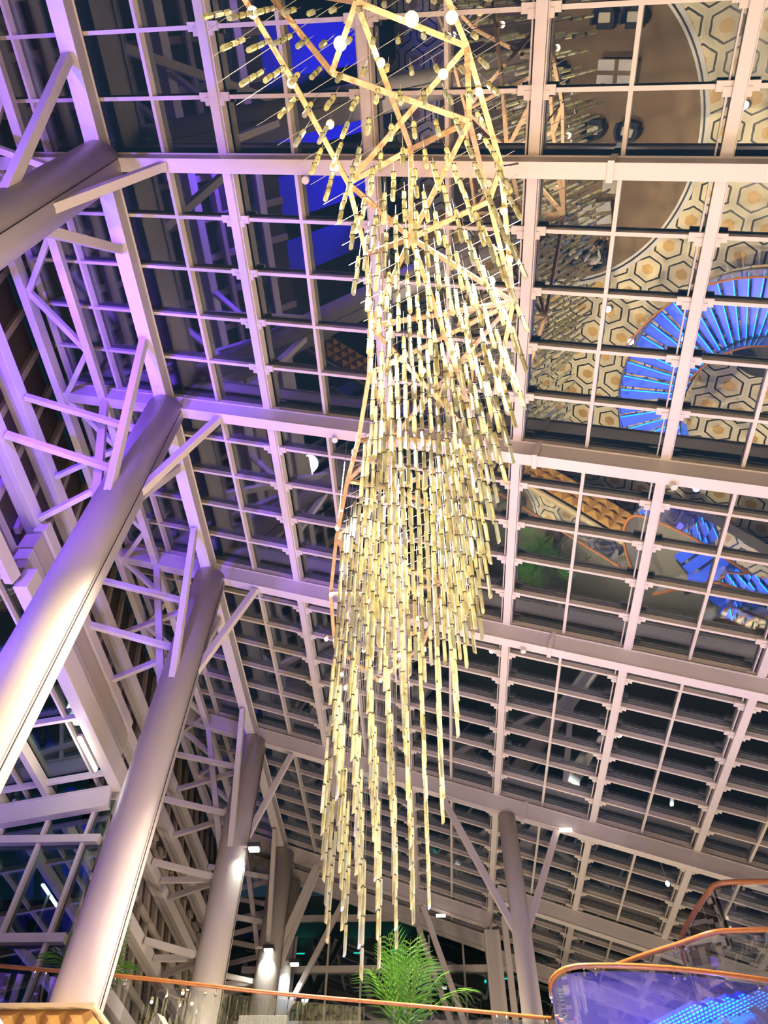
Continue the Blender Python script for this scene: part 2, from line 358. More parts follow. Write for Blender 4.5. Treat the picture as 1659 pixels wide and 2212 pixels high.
# ------------------------------------------------------------------ roof steel
BE = [(-2.53, -8.1, XR, 'behind the lens, above the top of the picture'), (2.33, -8.1, XR, 'at the first column, crossing near the top of the picture'),
      (7.22, -8.1, XR, 'at the second column'), (12.05, -8.1, XR, 'at the third column'), (18.79, -8.1, XR, 'at the fourth column and the slim right column'),
      (23.75, 1.95, XR, 'right of the rectangular post only'), (25.7, -8.1, 1.85, 'at the fifth column, ending at the rectangular post'),
      (27.4, -8.1, 1.85, 'last before the far window'), (28.2, 1.95, XR, 'low against the far right wall')]
for i, (y, x0, x1, where) in enumerate(BE):
    if i == 0: x0, x1 = -8.1, XR
    t = thing('roof_beam', f'deep white steel roof beam {where}', 'beam', ((x0 + x1) / 2, y, zroof((x0 + x1) / 2, FL)), 'main roof beams')
    part(MB().ibeam((x0, y, zroof(x0, FL)), (x1, y, zroof(x1, FL)), 0.23, 0.48, up=UPN, inset=0.8), 'beam', M['paint'], t, bevel=0.006)
    if i in (1, 2, 3, 4):
        xc = {1: 2.85, 2: 2.15, 3: 2.75, 4: 2.55}[i]
        cl = MB(); dx = Vector((1, 0, -SL)).normalized(); p = Vector((xc, y, zroof(xc, FL)))
        cl.bar(p - UPN * .012 - dx * .045, p - UPN * .012 + dx * .045, 0.29, 0.03, UPN)
        for sy in (-1, 1):
            q = p + Vector((0, sy * .125, 0)); cl.bar(q - UPN * .02, q + UPN * .5, 0.09, 0.02, up=(0, 1, 0))
        part(cl, 'clamp_band', M['paint'], t)
# edge beam over the columns (r0)
t = thing('roof_beam', 'long violet tinted edge beam running away over the tops of the left columns', 'beam', (-5.42, 11, zroof(-5.42, FL)), 'main roof beams')
part(MB().ibeam((-5.42, YB, zroof(-5.42, FL) + .02), (-5.42, YE, zroof(-5.42, FL) + .02), 0.27, 0.5, inset=0.8), 'beam', M['paint'], t, bevel=0.006)
# ridge member and zigzag bracing left of the columns
t = thing('roof_truss', 'flat zigzag truss of white tubes under the roof, between edge beam and left wall', 'truss', (-7.4, 11, zroof(-7.4, FL)))
part(MB().bar((-6.93, YB, zroof(-6.93, FL) + .1), (-6.93, YE, zroof(-6.93, FL) + .1), 0.17, 0.2), 'chord', M['paint'], t, bevel=0.01)
part(MB().bar((-8.02, YB, zroof(-8.02, FL) + .06), (-8.02, YE, zroof(-8.02, FL) + .06), 0.16, 0.34), 'chord', M['paint'], t, bevel=0.01)
y = -2.5; side = 0
while y < 27:
    a = (-7.95, y, zroof(-8, FL) + .08); b = (-6.95, y + 1.22, zroof(-6.93, FL) + .1)
    if side: a = (-6.95, y, zroof(-6.93, FL) + .1); b = (-7.95, y + 1.22, zroof(-8, FL) + .08)
    part(MB().bar(a, b, 0.11, 0.13), 'brace', M['paint'], t); y += 1.22; side = 1 - side
# rafters with gusset brackets
PY = [0.372 + 0.967 * k for k in range(-6, 29)]
beamY = [2.33, 7.22, 12.05, 18.79]
RX = [-3.09, -0.56, 1.91, 4.40, 6.89, 9.38, 11.87]
wherex = ['first right of the left columns', 'second from the left columns, behind the chandelier', 'third, just right of the chandelier',
          'fourth right of the left columns', 'fifth right of the left columns', 'sixth right of the left columns', 'seventh right of the left columns']
dxs = Vector((1, 0, -SL)).normalized()
for i, x in enumerate(RX):
    t = thing('rafter', f'white lengthwise rafter under the roof panes, {wherex[i]}', 'rafter', (x, 11, zroof(x, RB)), 'lengthwise roof rafters')
    r = MB(); 
    r.bar((x, YB, zroof(x, RB) + .03), (x, YE, zroof(x, RB) + .03), 0.16, 0.06, UPN)
    r.bar((x, YB, zroof(x, RB) + .14), (x, YE, zroof(x, RB) + .14), 0.09, 0.24, UPN)
    for o in (0.095, 0.13):
        q = Vector((x, 0, zroof(x, RB + .14))) + dxs * o
        r.bar((q.x, YB, q.z), (q.x, YE, q.z), 0.018, 0.17, UPN)
    q = Vector((x, 0, zroof(x, RB + .2))) - dxs * 0.085
    r.bar((q.x, YB, q.z), (q.x, YE, q.z), 0.025, 0.12, UPN)
    part(r, 'rafter_rail', M['paint'], t)
    if i == 0:
        bk = MB()
        bk.bar(-dxs * .27 + Vector((0, .045, .0)), dxs * .27 + Vector((0, .045, .0)), .13, .05, UPN)
        bk.bar(-dxs * .18 + Vector((0, .11, -.015)), dxs * .18 + Vector((0, .11, -.015)), .12, .05, UPN)
        bme = bpy.data.meshes.new('bracket'); bme.from_pydata(bk.v, [], bk.f); bme.materials.append(M['alu'])
    for y in PY[4:]:
        o = bpy.data.objects.new('bracket', bme); C.objects.link(o); o.parent = t; o.location = Vector((x, y, zroof(x, PB - .02))) - Vector(t.location)
MX = [-8.05 + .05, -6.72, -4.25, -1.83, 0.675, 3.155, 5.645, 8.135, 10.6]
for i, x in enumerate(MX):
    wh = 'hard against the left wall' if i == 0 else 'between wall and edge beam' if i == 1 else f'{ORD[i-2]} one right of the edge beam'
    o = MB().bar((x, YB, zroof(x, PB + .07)), (x, YE, zroof(x, PB + .07)), 0.062, 0.14, UPN).build('mullion', M['alu'])
    tag(o, f'slim cream glazing bar running lengthwise under the roof, {wh}', 'glazing bar', 'lengthwise glazing bars')
cnt = {}
def bayname(y):
    if y < -2.53: b = 'behind the viewer'
    elif y < 2.33: b = 'before the first cross beam'
    else: b = f'beyond the {["first", "second", "third", "fourth"][sum(1 for q in beamY if q < y) - 1]} cross beam'
    cnt[b] = cnt.get(b, 0) + 1
    return f'{ORD[cnt[b] - 1]} one {b}'
for y in PY:
    lab = bayname(y + .01)
    t = MB()
    t.bar((-8.05, y + .05, zroof(-8.05, PB) + .01), (XR, y + .05, zroof(XR, PB) + .01), 0.055, 0.03, UPN)
    t.bar((-8.05, y + .062, zroof(-8.05, PB + .075)), (XR, y + .062, zroof(XR, PB + .075)), 0.045, 0.135, UPN)
    o = t.build('purlin', M['alu'])
    tag(o, f'thin purlin crossing under the glass, {lab}', 'purlin', 'purlins crossing the roof')

# girts of the left wall
for i, (z, nm) in enumerate(((12.9, 'highest'), (11.4, 'second highest'), (9.6, 'third highest'), (7.7, 'fourth highest'), (5.9, 'fifth highest'), (4.2, 'lowest'))):
    y0 = YB if z > 11 else 14.8
    if z == 9.6: part(MB().bar(wp(z, YB, .06), wp(z, 8.2, .06), 0.16, 0.26, up=(0.17, 0, 1)), 'girt_rail', M['paint'], thing('wall_girt', 'violet lit girt at the left edge, below the struts of the second column', 'girt', (wallx(z), 2, z), 'girts on the left wall'))
    t = thing('wall_girt', f'cream steel girt running along the leaning left wall, {nm}', 'girt', (wallx(z), (y0 + YE) / 2, z), 'girts on the left wall')
    part(MB().bar(wp(z, y0, .06), wp(z, YE - .1, .06), 0.16, 0.26, up=(0.17, 0, 1)), 'girt_rail', M['paint'], t, bevel=0.008)
    part(MB().bar(wp(z - .0, y0, .27), wp(z, YE - .1, .27), 0.2, 0.08, up=(0.17, 0, 1)), 'girt_rail', M['paint'], t)
    if i < 5:
        sl = MB(); y = y0 + 1.0
        z2 = z - 0.8
        part(MB().bar(wp(z2, y0, .36), wp(z2, YE - .1, .36), 0.09, 0.15, up=(0.17, 0, 1)), 'girt_rail', M['rib'], t)

# ------------------------------------------------------------------ columns
def column(x, y, ztop, r, label, levels, base, nknee=True, cap=True, cable=True):
    t = thing('steel_column', label, 'column', (x, y, base))
    part(MB().tube([(x, y, base), (x, y, ztop)], r, 40), 'shaft', M['paint'], t, smooth=False)
    me = t.children[0].data
    for p in me.polygons: p.use_smooth = len(p.vertices) == 4
    if cap:
        part(MB().box((x, y, ztop + .06), (0.5, 0.4, 0.14)), 'cap_plate', M['paint'], t)
    zk = 11.0
    if nknee:
        for (q, p) in (((-4.12, y, zroof(-4.12, FL) - .05), (x + r * .8, y, 10.75)), ((-5.42, y - 1.62, zroof(-5.42, FL) - .05), (x, y - r * .8, 10.3)),
                       ((-5.42, y + 1.45, zroof(-5.42, FL) - .05), (x + .05, y + r * .8, 10.9)), ((-6.9, y, zroof(-6.9, FL) + .02), (x - r * .8, y, 10.3))):
            part(MB().bar(p, q, 0.14, 0.16), 'knee_brace', M['paint'], t, bevel=0.008)
    for z in levels:
        for dy in ((-0.95, 0.0, 0.95) if z < 10 else (-0.95, 0.95)):
            q = (wallx(z) + .04, y + dy, z)
            part(MB().bar((x - r * .85, y + dy * .12, z), q, 0.10 if dy else .08, 0.15), 'wall_strut', M['paint'], t, bevel=0.006)
    if cable:
        cb = part(MB().tube([(x + r + .02, y - .12, base + .2), (x + r + .02, y - .12, ztop - .25)], 0.009, 6), 'cable', M['darkwire'], t); cb['label'] = 'thin black cable down the shaft'
    return t
CX = -5.36
column(CX, 2.33, 13.84, 0.40, 'thick round column at the upper left, violet lit, holding the first beam', (12.9, 11.4), FLOOR)
column(CX, 7.22, 13.84, 0.40, 'thick round column at the left edge, violet on one side, holding the second beam', (12.9, 11.4), FLOOR)
column(CX, 12.05, 13.84, 0.40, 'thick round column rising from the gold pyramid planter', (12.9, 11.4), FLOOR)
column(CX, 18.79, 13.84, 0.40, 'thick round column with one floodlight half way up, behind the planter column', (12.9, 11.4, 9.6, 7.7), TER)
column(CX, 25.3, 13.84, 0.40, 'thick round column with a bright patch under its lamp, next to last of the row', (12.9, 11.4, 9.6, 7.7), TER)
column(CX, 27.35, 13.84, 0.40, 'thick round column farthest down the left row', (12.9, 11.4), TER, nknee=False)
t = column(2.12, 18.79, zroof(2.12, FL) - .02, 0.235, 'slim round column with raking braces, right of the chandelier tail', (), TER, nknee=False, cap=False, cable=False)
for q in ((0.37, 18.79, zroof(.37, FL) - .02), (3.42, 18.79, zroof(3.42, FL) - .02)):
    part(MB().bar((2.12 + (.1 if q[0] > 2 else -.1), 18.79, 8.15), q, 0.15, 0.17), 'knee_brace', M['paint'], t, bevel=0.008)
t = thing('box_post', 'flat grey rectangular steel post behind the slim round column', 'post', (1.9, 25.6, TER))
part(MB().box((1.9, 25.6, 7.6), (0.5, 0.4, 7.2)), 'post_shaft', M['paint'], t, bevel=.01)
part(MB().box((2.25, 24.4, 7.0), (0.18, 0.25, 8.2)), 'post_flange', M['paint'], t, bevel=.01)
for i, (xa, xb, yy) in enumerate(((-0.35, 1.2, 25.7), (-0.55, 1.0, 27.4))):
    o = MB().bar((xa, yy, zroof(xa, FL) - .02), (xb, yy, zroof(xa, FL) - 4.6), 0.16, 0.18).build('raking_strut', M['paint'], bevel=.008)
    tag(o, f'white raking strut leaning right of the palm, {"nearer" if i == 0 else "farther"} of the two', 'strut', 'raking struts before the far window')
for i, (xa, xb, yy) in enumerate(((-4.1, -5.1, 25.7), (-3.3, -5.0, 27.4))):
    o = MB().bar((xa, yy, zroof(xa, FL) - .02), (xb, yy, zroof(xa, FL) - (3.2 if i == 0 else 3.6)), 0.16, 0.18).build('raking_strut', M['paint'], bevel=.008)
    tag(o, f'white raking strut from roof down to the {"fifth" if i == 0 else "farthest"} left column', 'strut', 'raking struts of the far columns')
# near diagonal members at the bottom left corner
o = MB().bar((-7.1, 10.6, 4.75), (-5.5, 10.6, 3.3), 0.22, 0.24).build('raking_strut', M['paint'], bevel=.01)
tag(o, 'broad cream diagonal strut in the bottom left corner before the planter', 'strut')
o = MB().bar((-4.95, 14.55, 4.95), (-4.2, 14.2, 4.15), 0.2, 0.22).build('raking_strut', M['paint'], bevel=.01)
tag(o, 'pale diagonal strut behind the handrail, right of the planter column', 'strut')

# ------------------------------------------------------------------ chandelier
def interp(tb, y):
    for (a, b) in zip(tb, tb[1:]):
        if y <= b[0]:
            k = (y - a[0]) / (b[0] - a[0]); k = max(0, k); return [p + (q - p) * k for p, q in zip(a[1:], b[1:])]
    return list(tb[-1][1:])
SIDE = [(-0.6, -2.1, 1.0), (0.1, -2.1, 0.85), (0.55, -1.8, .95), (0.9, -1.5, 1.0), (1.3, -1.2, 1.05), (1.7, -1.0, 1.1), (2.0, -.85, 1.2), (3, -.6, 1.38), (4, -.52, 1.4), (5, -.68, 1.2), (6, -1.0, 1.0), (7.5, -1.3, .78), (9, -1.5, .45), (10.2, -1.65, .2), (11.3, -1.7, .12)]
ZB = [(-0.6, 8.3), (0.5, 8.2), (2.8, 8.0), (5, 7.5), (7, 6.95), (9, 6.35), (10.3, 5.9), (11.3, 5.3)]
FZ = 9.8
ch = thing('chandelier', 'huge hanging chandelier of glass rods twisting down from a gold lattice frame', 'chandelier', (0, 5, FZ))
N = dict(n0=(-1.52, -.03), n1=(-.46, .17), n2=(.75, .66), n3=(.77, 1.39), n4=(.08, 1.71), n5=(.04, 2.71), n6=(1.18, 1.92), n7=(1.05, 2.34), n8=(-.79, .81), nL=(-.73, 2.05), F=(1.42, 3.69), L2=(-.57, 2.98),
         K=(-.57, 3.9), P=(-.63, 4.56), H=(1.04, 5.85), Q=(-.34, 5.74), R=(-.87, 5.63), S=(-1.1, 6.35), T=(-1.4, 7.57), U=(-.38, 6.89), V=(-.55, 8.33), W=(-1.67, 9.06), XX=(-.88, 9.1), o0=(-1.9, -.3), o1=(-1.31, .8),
         t1=(.2, -.5), V2=(.7, 7.2), V3=(.45, 8.9), W2=(-1.75, 10.6), V4=(.0, 10.6), ee=(-.9, 11.2))
BANDS = 'n0-n8 n1-n2 n1-n4 n1-n8 n1-n0 n2-n3 n2-nL n2-n6 n3-n4 n3-n8 n3-n5 n3-n7 n4-n5 n4-nL n5-n7 n5-nL n5-F n5-L2 n5-K n5-H n6-n7 n6-F n7-F o0-o1 o1-nL nL-L2 L2-K K-P K-F P-F K-H P-R P-Q R-S S-T T-W Q-R Q-H Q-S Q-F F-H S-U T-U T-V T-XX H-U U-V H-V2 V2-U V2-V3 V3-XX V3-V W-XX W-W2 XX-W2 XX-V4 V3-V4 V4-ee W2-ee t1-n2 t1-n1'.split()
fz = {k: FZ + 0.25 * math.sin(3.1 * v[0] + 1.3 * v[1]) for k, v in N.items()}
for b in BANDS:
    a, c = b.split('-'); a = (*N[a], fz[a]); c = (*N[c], fz[c])
    part(MB().bar(a, c, 0.062, 0.05), 'frame_bar', M['gold'], ch)
# wires across the frame and up to the roof
wv = Vector((-0.906, 0.419, 0))
wm = MB()
y = -0.4
while y < 11.4:
    c0 = interp(SIDE, y); L_, R_ = c0[0] - .1, c0[1] + .1; m_ = (L_ + R_) / 2; hw = (R_ - L_) / 2
    for zz in (FZ + .08, ):
        wm.tube([(m_ - hw, y + hw * .46, zz), (m_ + hw, y - hw * .46, zz)], 0.005, 4, caps=False)
    y += 0.27
for k in ('n1', 'n2', 'n5', 'nL', 'F', 'P', 'H', 'T', 'V3', 'W2', 'V4'):
    wm.tube([(*N[k], fz[k]), (*N[k], zroof(N[k][0], FL + .4))], 0.008, 4, caps=False)
# hanging rods
def rod_mesh(kind):
    mb = MB(); L = 0.40; r = 0.027
    n = 6; vs_ = []
    for z, tilt in ((0, 1), (L, 0)):
        for j in range(n):
            a = 2 * PI * j / n + kind * .35; vs_.append((r * math.cos(a), r * math.sin(a), z + (0.03 * math.cos(a - kind * 1.1) if tilt else 0)))
    mb.add(vs_, [tuple(range(n))[::-1], tuple(range(n, 2 * n))] + [(i, (i + 1) % n, n + (i + 1) % n, n + i) for i in range(n)])
    k = len(mb.v)
    return mb
mbs = [rod_mesh(k) for k in range(6)]
rods = []; STEP = 0.25
iy = 0; y = -0.35
while y < 11.35:
    L_, R_ = interp(SIDE, y); zb = interp(ZB, y)[0]
    sx_ = STEP if y > 7.9 else .2 if y > 3.6 else .24
    x = -2.3 + (sx_ / 2 if (iy % 2 and y < 7.9) else 0)
    while x < 1.6:
        if L_ <= x <= R_:
            tt = max(0, min(1, (y - 7.5) / 3.6)); z = zb - tt * (1.05 - 0.85 * abs(x + 1.05)) + 0.10 * math.sin(x * 5 + y * 3)
            d0 = math.hypot(x, y)
            n = 1 if d0 < 1.0 else 2 if d0 < 1.7 else 3
            if tt > .5: n = 3 if (iy % 2) else 4
            if x < -1.1 and y < 2: n = 3
            yy = y + random.uniform(-.03, .03)
            for q in range(n): rods.append((x + random.uniform(-.012, .012), yy, z + q * 0.425, random.randrange(6)))
            wm.tube([(x, yy, z), (x, yy, FZ + .05)], 0.0035, 3, caps=False)
        x += sx_
    y += 0.27 if y < 2 or y > 7.8 else .235; iy += 1
def appsize(r):
    p = Vector(r[:3]); dep = p.dot(Vector((-0.047, 0.59, 0.806))); hd = math.hypot(p.x, p.y) / p.length
    return hd / dep
rods.sort(key=lambda r: -appsize(r))
meshes = []
for k, mb in enumerate(mbs):
    me = bpy.data.meshes.new('glass_rod'); me.from_pydata(mb.v, [], mb.f); me.materials.append(M['crystal']); meshes.append(me)
for (x, y, z, k) in rods[:100]:
    o = bpy.data.objects.new('glass_rod', meshes[k]); C.objects.link(o); o.parent = ch; o.location = Vector((x, y, z)) - Vector(ch.location)
rest = MB()
for (x, y, z, k) in rods[100:]:
    mb = mbs[k]; rest.add([(x + p[0], y + p[1], z + p[2]) for p in mb.v], mb.f)
ro_ = part(rest, 'glass_rod', M['crystal'], ch); ro_['kind'] = 'stuff'; ro_['label'] = 'the many farther glass rods of the curtain'
wo = part(wm, 'wire', M['wire'], ch); wo['kind'] = 'stuff'
jm = MB()
for (x, y, z, k) in rods: jm.box((x, y, z + 0.412), (0.052, 0.052, 0.010))
jo = part(jm, 'joint', M['darkwire'], ch); jo['kind'] = 'stuff'
part(MB().tube([(1.18, 1.92, 9.9), (1.3, 2.1, 10.6), (1.62, 2.24, zroof(1.62, FL) - .01)], .014, 6), 'cable', M['darkwire'], ch)['label'] = 'black safety cable tied to the beam'
# lamps on the frame
BIG = [(-1.6, .2), (-.67, .54), (.13, .36), (.57, .37), (-.23, .75), (.47, .9), (.88, 1.1), (-1.27, .89), (-.87, 1.34), (-.86, 1.8), (-.67, 2.55), (1.22, 2.43), (1.32, 3.04), (.58, 4.26)]
bigr = [.062, .075, .08, .068, .05, .058, .046, .052, .048, .055, .05, .046, .044, .046]
for i, (x, y) in enumerate(BIG):
    lp = part(MB().tube([(x, y, 9.72), (x, y, 9.66)], 0.05, 10), 'lamp', M['gold'], ch)
    r = bigr[i]; s = MB()
    for a in range(5):
        pass
    s.tube([(x, y, 9.68), (x, y, 9.66 - r * .3), (x, y, 9.66 - r), (x, y, 9.66 - r * 1.6), (x, y, 9.66 - r * 1.85)], [r * .5, r * .85, r, r * .7, r * .2], 12)
    b = s.build('bulb', M['bulb'], parent=lp, root=ch, smooth=True)
    light('chandelier_light', 'POINT', (x, y, 9.66 - r * 2.2), 9, (1.0, 0.80, 0.42), size=0.05, parent=ch)
SMALL = [(.15, 4.54), (-.96, 5.87), (-1.25, 6.94), (-1.36, 7.32), (.84, 6.51), (.73, 6.98), (-.3, 7.24), (-.79, 7.34), (-.76, 8.0), (-1.61, 8.81), (-.99, 8.74), (-.5, 8.93), (-.06, 8.87), (-1.07, 9.25), (-1.36, 9.96), (-.1, 9.47), (-.65, 9.68),
         (-1.66, 9.98), (-1.82, 9.94), (-1.14, 10.28), (-1.68, 10.39), (.02, 10.3), (-.47, 10.44), (-.74, 10.65), (-1.31, 10.73), (-1.62, 10.94), (-.87, 11.15), (-1.58, 11.33), (-1.07, 11.45), (-1.14, 11.66), (-1.49, 11.91), (1.1, 3.3), (-.55, 3.5)]
for i, (x, y) in enumerate(SMALL):
    lp = part(MB().tube([(x, y, 9.68), (x, y, 9.63)], 0.035, 8), 'lamp', M['gold'], ch)
    MB().tube([(x, y, 9.64), (x, y, 9.60), (x, y, 9.57), (x, y, 9.55)], [.02, .038, .034, .01], 8).build('bulb', M['led'], parent=lp, root=ch, smooth=True)
for (x, y) in ((-.2, 4.6), (.5, 6.0), (-.9, 7.2), (-.4, 8.6), (-1.2, 9.8), (-.6, 10.9), (-1.4, 11.7)):
    light('chandelier_light', 'POINT', (x, y, 9.5), 28, (1.0, 0.86, 0.55), size=0.05, parent=ch)

# ------------------------------------------------------------------ floodlights, tubes, far lamps
def flood(x, y, z, label, power=60, col=(0.95, 1, 0.9)):
    t = thing('floodlight', label, 'floodlight', (x, y, z), 'floodlights on the left columns')
    part(MB().box((x, y, z + .12), (0.34, 0.26, 0.12)), 'housing', M['lampbody'], t, bevel=.01)
    part(MB().box((x, y, z + .04), (0.26, 0.18, 0.05)), 'lens', M['lens'], t)
    part(MB().bar((x - .1, y, z + .14), (x - .42, y, z + .14), 0.05, 0.05), 'arm', M['paint'], t)
    light('floodlight_beam', 'SPOT', (x, y, z - .02), power, col, aim=(x - .22, y, z - 3), size=.06, cone=120, parent=t)
flood(-4.72, 18.5, 10.2, 'small bright floodlight on the fourth left column')
flood(-5.3, 24.75, 10.3, 'bright floodlight on the fifth left column, above its lit patch', 80)
flood(-4.8, 26.9, 10.75, 'floodlight on the farthest left column, next to the bright patch', 70, (0.7, 0.85, 1))
def tube(p, q, label):
    t = thing('fluorescent_lamp', label, 'lamp', p)
    part(MB().tube([p, q], 0.035, 10), 'tube', M['tube'], t, smooth=True)
    part(MB().bar(Vector(p) + Vector((0, 0, .06)), Vector(q) + Vector((0, 0, .06)), 0.09, 0.06), 'housing', M['paint'], t)
    if label.startswith('fluorescent'): part(MB().tube([(p[0], p[1] + .5, TER), (p[0], p[1] + .5, p[2] + .05)], .04, 10), 'mast', M['paint'], t)
    return t
tube((-7.18, 12.25, 9.24), (-7.15, 13.35, 9.22), 'bright fluorescent tube under the alcove skylight')
light('tube_glow', 'POINT', (-7.5, 12.8, 9.0), 35, (1, .95, .85), size=.3)
tube((-9.75, 17.75, 9.0), (-9.75, 18.85, 9.0), 'fluorescent tube seen through the tall alcove window')
struct(MB().box((-6, 33, 8), (34, .2, 16)), 'wall_outside', M['extwall'])
TE = [(-5.6, 32.6, 13.4), (-3.2, 32.6, 13.4), (-1.6, 32.6, 13.5), (-5.8, 32.6, 10.7), (-1.6, 32.6, 10.6), (2.9, 32.6, 12.4), (-2.9, 32.6, 8.6), (1.3, 32.6, 9.0)]
for i, p in enumerate(TE):
    t = thing('wall_washer', f'teal wall washer lamp beyond the far window, {ORD[i]} reading left to right by rows', 'lamp', p, 'teal lamps beyond the far window')
    part(MB().box(p, (0.4, 0.12, 0.1)), 'housing', M['lampbody'], t); part(MB().box((p[0], p[1] - .02, p[2] + .07), (0.34, 0.1, 0.05)), 'lens', M['teal'], t)
    light('teal_light', 'SPOT', (p[0], p[1] - .15, p[2] + .12), 14, (0.02, .8, .6), aim=(p[0], p[1] + .15, p[2] + 1.5), size=.05, cone=80, parent=t)
# small round lights dotted on the outside wall
for i, (x, z) in enumerate(((2.0, 12.5), (3.4, 11.2), (2.3, 10.4), (0.4, 11.1), (3.2, 9.4), (-9.5, 13.4), (-9.2, 12.2), (-8.6, 10.6))):
    o = MB().tube([(x, 32.92, z), (x, 32.8, z)], 0.045, 8).build('light_dot', M['teal'])
    tag(o, f'tiny green light dot seen through the far glazing, {ORD[i]} of them', 'light', 'green dots beyond the glazing')
# little lamps under the fourth beam
for i, (x, y, z) in enumerate(((3.62, 18.6, 10.7), (0.25, 25.5, 11.7))):
    o = MB().box((x, y, z), (0.32, 0.1, 0.06)).build('strip_lamp', M['lamp_fill_lens']); tag(o, 'tiny glowing strip lamp under the roof beam, ' + ('right of the slim column' if i == 0 else 'left of the box post'), 'lamp')
o = thing('hanging_pendant', 'tiny white pendant on a wire beneath the beam, right of the slim column', 'pendant', (6.0, 19.0, 9.4))
part(MB().tube([(6.0, 19.0, 9.5), (5.95, 18.9, zroof(5.95, FL))], .008, 4), 'wire', M['wire'], o); part(MB().tube([(6.0, 19, 9.38), (6, 19, 9.44), (6, 19, 9.5)], [.03, .06, .03], 8), 'shade', M['lamp_fill_lens'], o)

# ------------------------------------------------------------------ planter, fascia, balustrades
def pyramids(mb, p, ux, uz, un, nx, nz, sx, sz, dep):
    p = Vector(p); ux = Vector(ux); uz = Vector(uz); un = Vector(un)
    for i in range(nx):
        for j in range(nz):
            a = p + ux * i * sx + uz * j * sz; b = a + ux * sx; c = b + uz * sz; d = a + uz * sz; e = (a + c) / 2 + un * dep
            mb.add([a, b, c, d, e], [(0, 1, 4), (1, 2, 4), (2, 3, 4), (3, 0, 4)])
pl = thing('planter', 'gold pyramid clad planter box at the foot of the third left column', 'planter', (-5.6, 12.2, 2.9))
part(MB().box((-5.62, 12.2, 3.4), (1.64, 1.8, 1.1)), 'planter_body', M['blackstone'], pl)
pm = MB(); pyramids(pm, (-6.44, 11.28, 2.98), (1, 0, 0), (0, 0, 1), (0, -1, 0), 5, 3, 0.328, 0.33, 0.13)
pyramids(pm, (-4.8, 11.28, 2.98), (0, 1, 0), (0, 0, 1), (1, 0, 0), 5, 3, 0.35, 0.33, 0.13)
part(pm, 'pyramid_cladding', M['bronze'], pl)
part(MB().box((-5.62, 12.15, 4.0), (1.78, 1.95, 0.05)), 'planter_rim', M['ledge'], pl)
fa = thing('terrace_fascia', 'long band of gold pyramid cladding along the terrace edge with a pale ledge', 'fascia', (-2, 13.9, 2.9))
fm_ = MB(); lm = MB()
for a, b in zip(EDGE[:6], EDGE[1:7]):
    A = Vector((*a, 0)); B = Vector((*b, 0)); d = (B - A); L = d.length; d.normalize(); nn = Vector((d.y, -d.x, 0)); n = max(1, int(L / .4))
    pyramids(fm_, A + Vector((0, 0, 2.7)) + nn * .05, d, (0, 0, 1), nn, n, 3, L / n, 0.4, 0.16)
    lm.bar(A + Vector((0, 0, TER + .03)) + nn * -.12, B + Vector((0, 0, TER + .03)) + nn * -.12, .42, .1)
part(fm_, 'pyramid_cladding', M['bronze'], fa); part(lm, 'ledge', M['ledge'], fa)

def balustrade(pts, label, rail_r=0.033, drop=1.05, glass=True, seg=1.3, group='glass balustrades with wooden rails', mg='railglass', clampn=True):
    root = thing('glass_balustrade', label, 'balustrade', (pts[len(pts)//2][0], pts[len(pts)//2][1], pts[len(pts)//2][2] - drop), group)
    # smooth the polyline
    P = [Vector(p) for p in pts]
    for _ in range(2):
        Q = [P[0]]
        for a, b in zip(P, P[1:]): Q += [a * .75 + b * .25, a * .25 + b * .75]
        P = Q + [P[-1]]
    part(MB().tube(P, rail_r, 10), 'handrail', M['wood'], root, smooth=True)
    acc = 0; start = 0
    for i in range(1, len(P)):
        acc += (P[i] - P[i - 1]).length
        if acc >= seg or i == len(P) - 1:
            g_ = MB(); sub = P[start:i + 1]
            for a, b in zip(sub, sub[1:]):
                d = (b - a)
                if d.length < 1e-4: continue
                top = Vector((0, 0, -.09)); bot = Vector((0, 0, -drop)); nn = Vector((d.y, -d.x, 0)).normalized() * .006
                g_.add([a + top + nn, b + top + nn, b + bot + nn, a + bot + nn, a + top - nn, b + top - nn, b + bot - nn, a + bot - nn], [(0, 1, 2, 3), (7, 6, 5, 4), (0, 4, 5, 1), (3, 2, 6, 7)])
            if glass: part(g_, 'glass_panel', M[mg], root)
            c = MB(); d = (P[i] - P[max(i - 1, 0)]).normalized()
            nn = Vector((d.y, -d.x, 0)).normalized() if Vector((d.y, -d.x, 0)).length > 1e-4 else Vector((0, -1, 0))
            for s_ in (-1, 1):
                q = P[i] + d * s_ * .09
                c.tube([q, q + Vector((0, 0, -.07)) + nn * .03, q + Vector((0, 0, -.12)) + nn * .02], .008, 6)
                c.tube([q + Vector((0, 0, -.12)) + nn * .03, q + Vector((0, 0, -.12)) - nn * .02], .026, 10)
            part(c, 'clamp', M['steel'], root)
            acc = 0; start = i
    return root
balustrade([(x, y, 5.2) for x, y in EDGE[:6]] + [(2.05, 15.27, 5.2)], 'long glass balustrade with slim wooden handrail along the terrace edge')
balustrade([(2.5, 15.4, 5.2), (2.0, 14.4, 5.2), (1.9, 13.6, 5.2), (2.14, 13.12, 5.2), (2.7, 13.08, 5.2), (3.45, 13.15, 5.2), (4.22, 13.30, 5.2), (5.49, 13.71, 5.2), (7.5, 14.4, 5.2)],
           'curved glass balustrade with orange wooden rail at the lower right', 0.042, mg='stairglass')
balustrade([(8.5, 14.0, 7.0), (6.3, 14.07, 7.0), (5.37, 14.05, 7.0), (5.27, 14.4, 7.0), (4.93, 14.9, 6.72), (4.73, 15.2, 6.5), (4.74, 15.4, 6.2), (4.84, 15.43, 6.0), (5.05, 15.4, 5.8), (5.45, 15.3, 5.5), (5.9, 15.3, 5.2), (6.5, 15.3, 4.9)],
           'sharply bent wooden stair rail with glass, topmost at the lower right', 0.05)
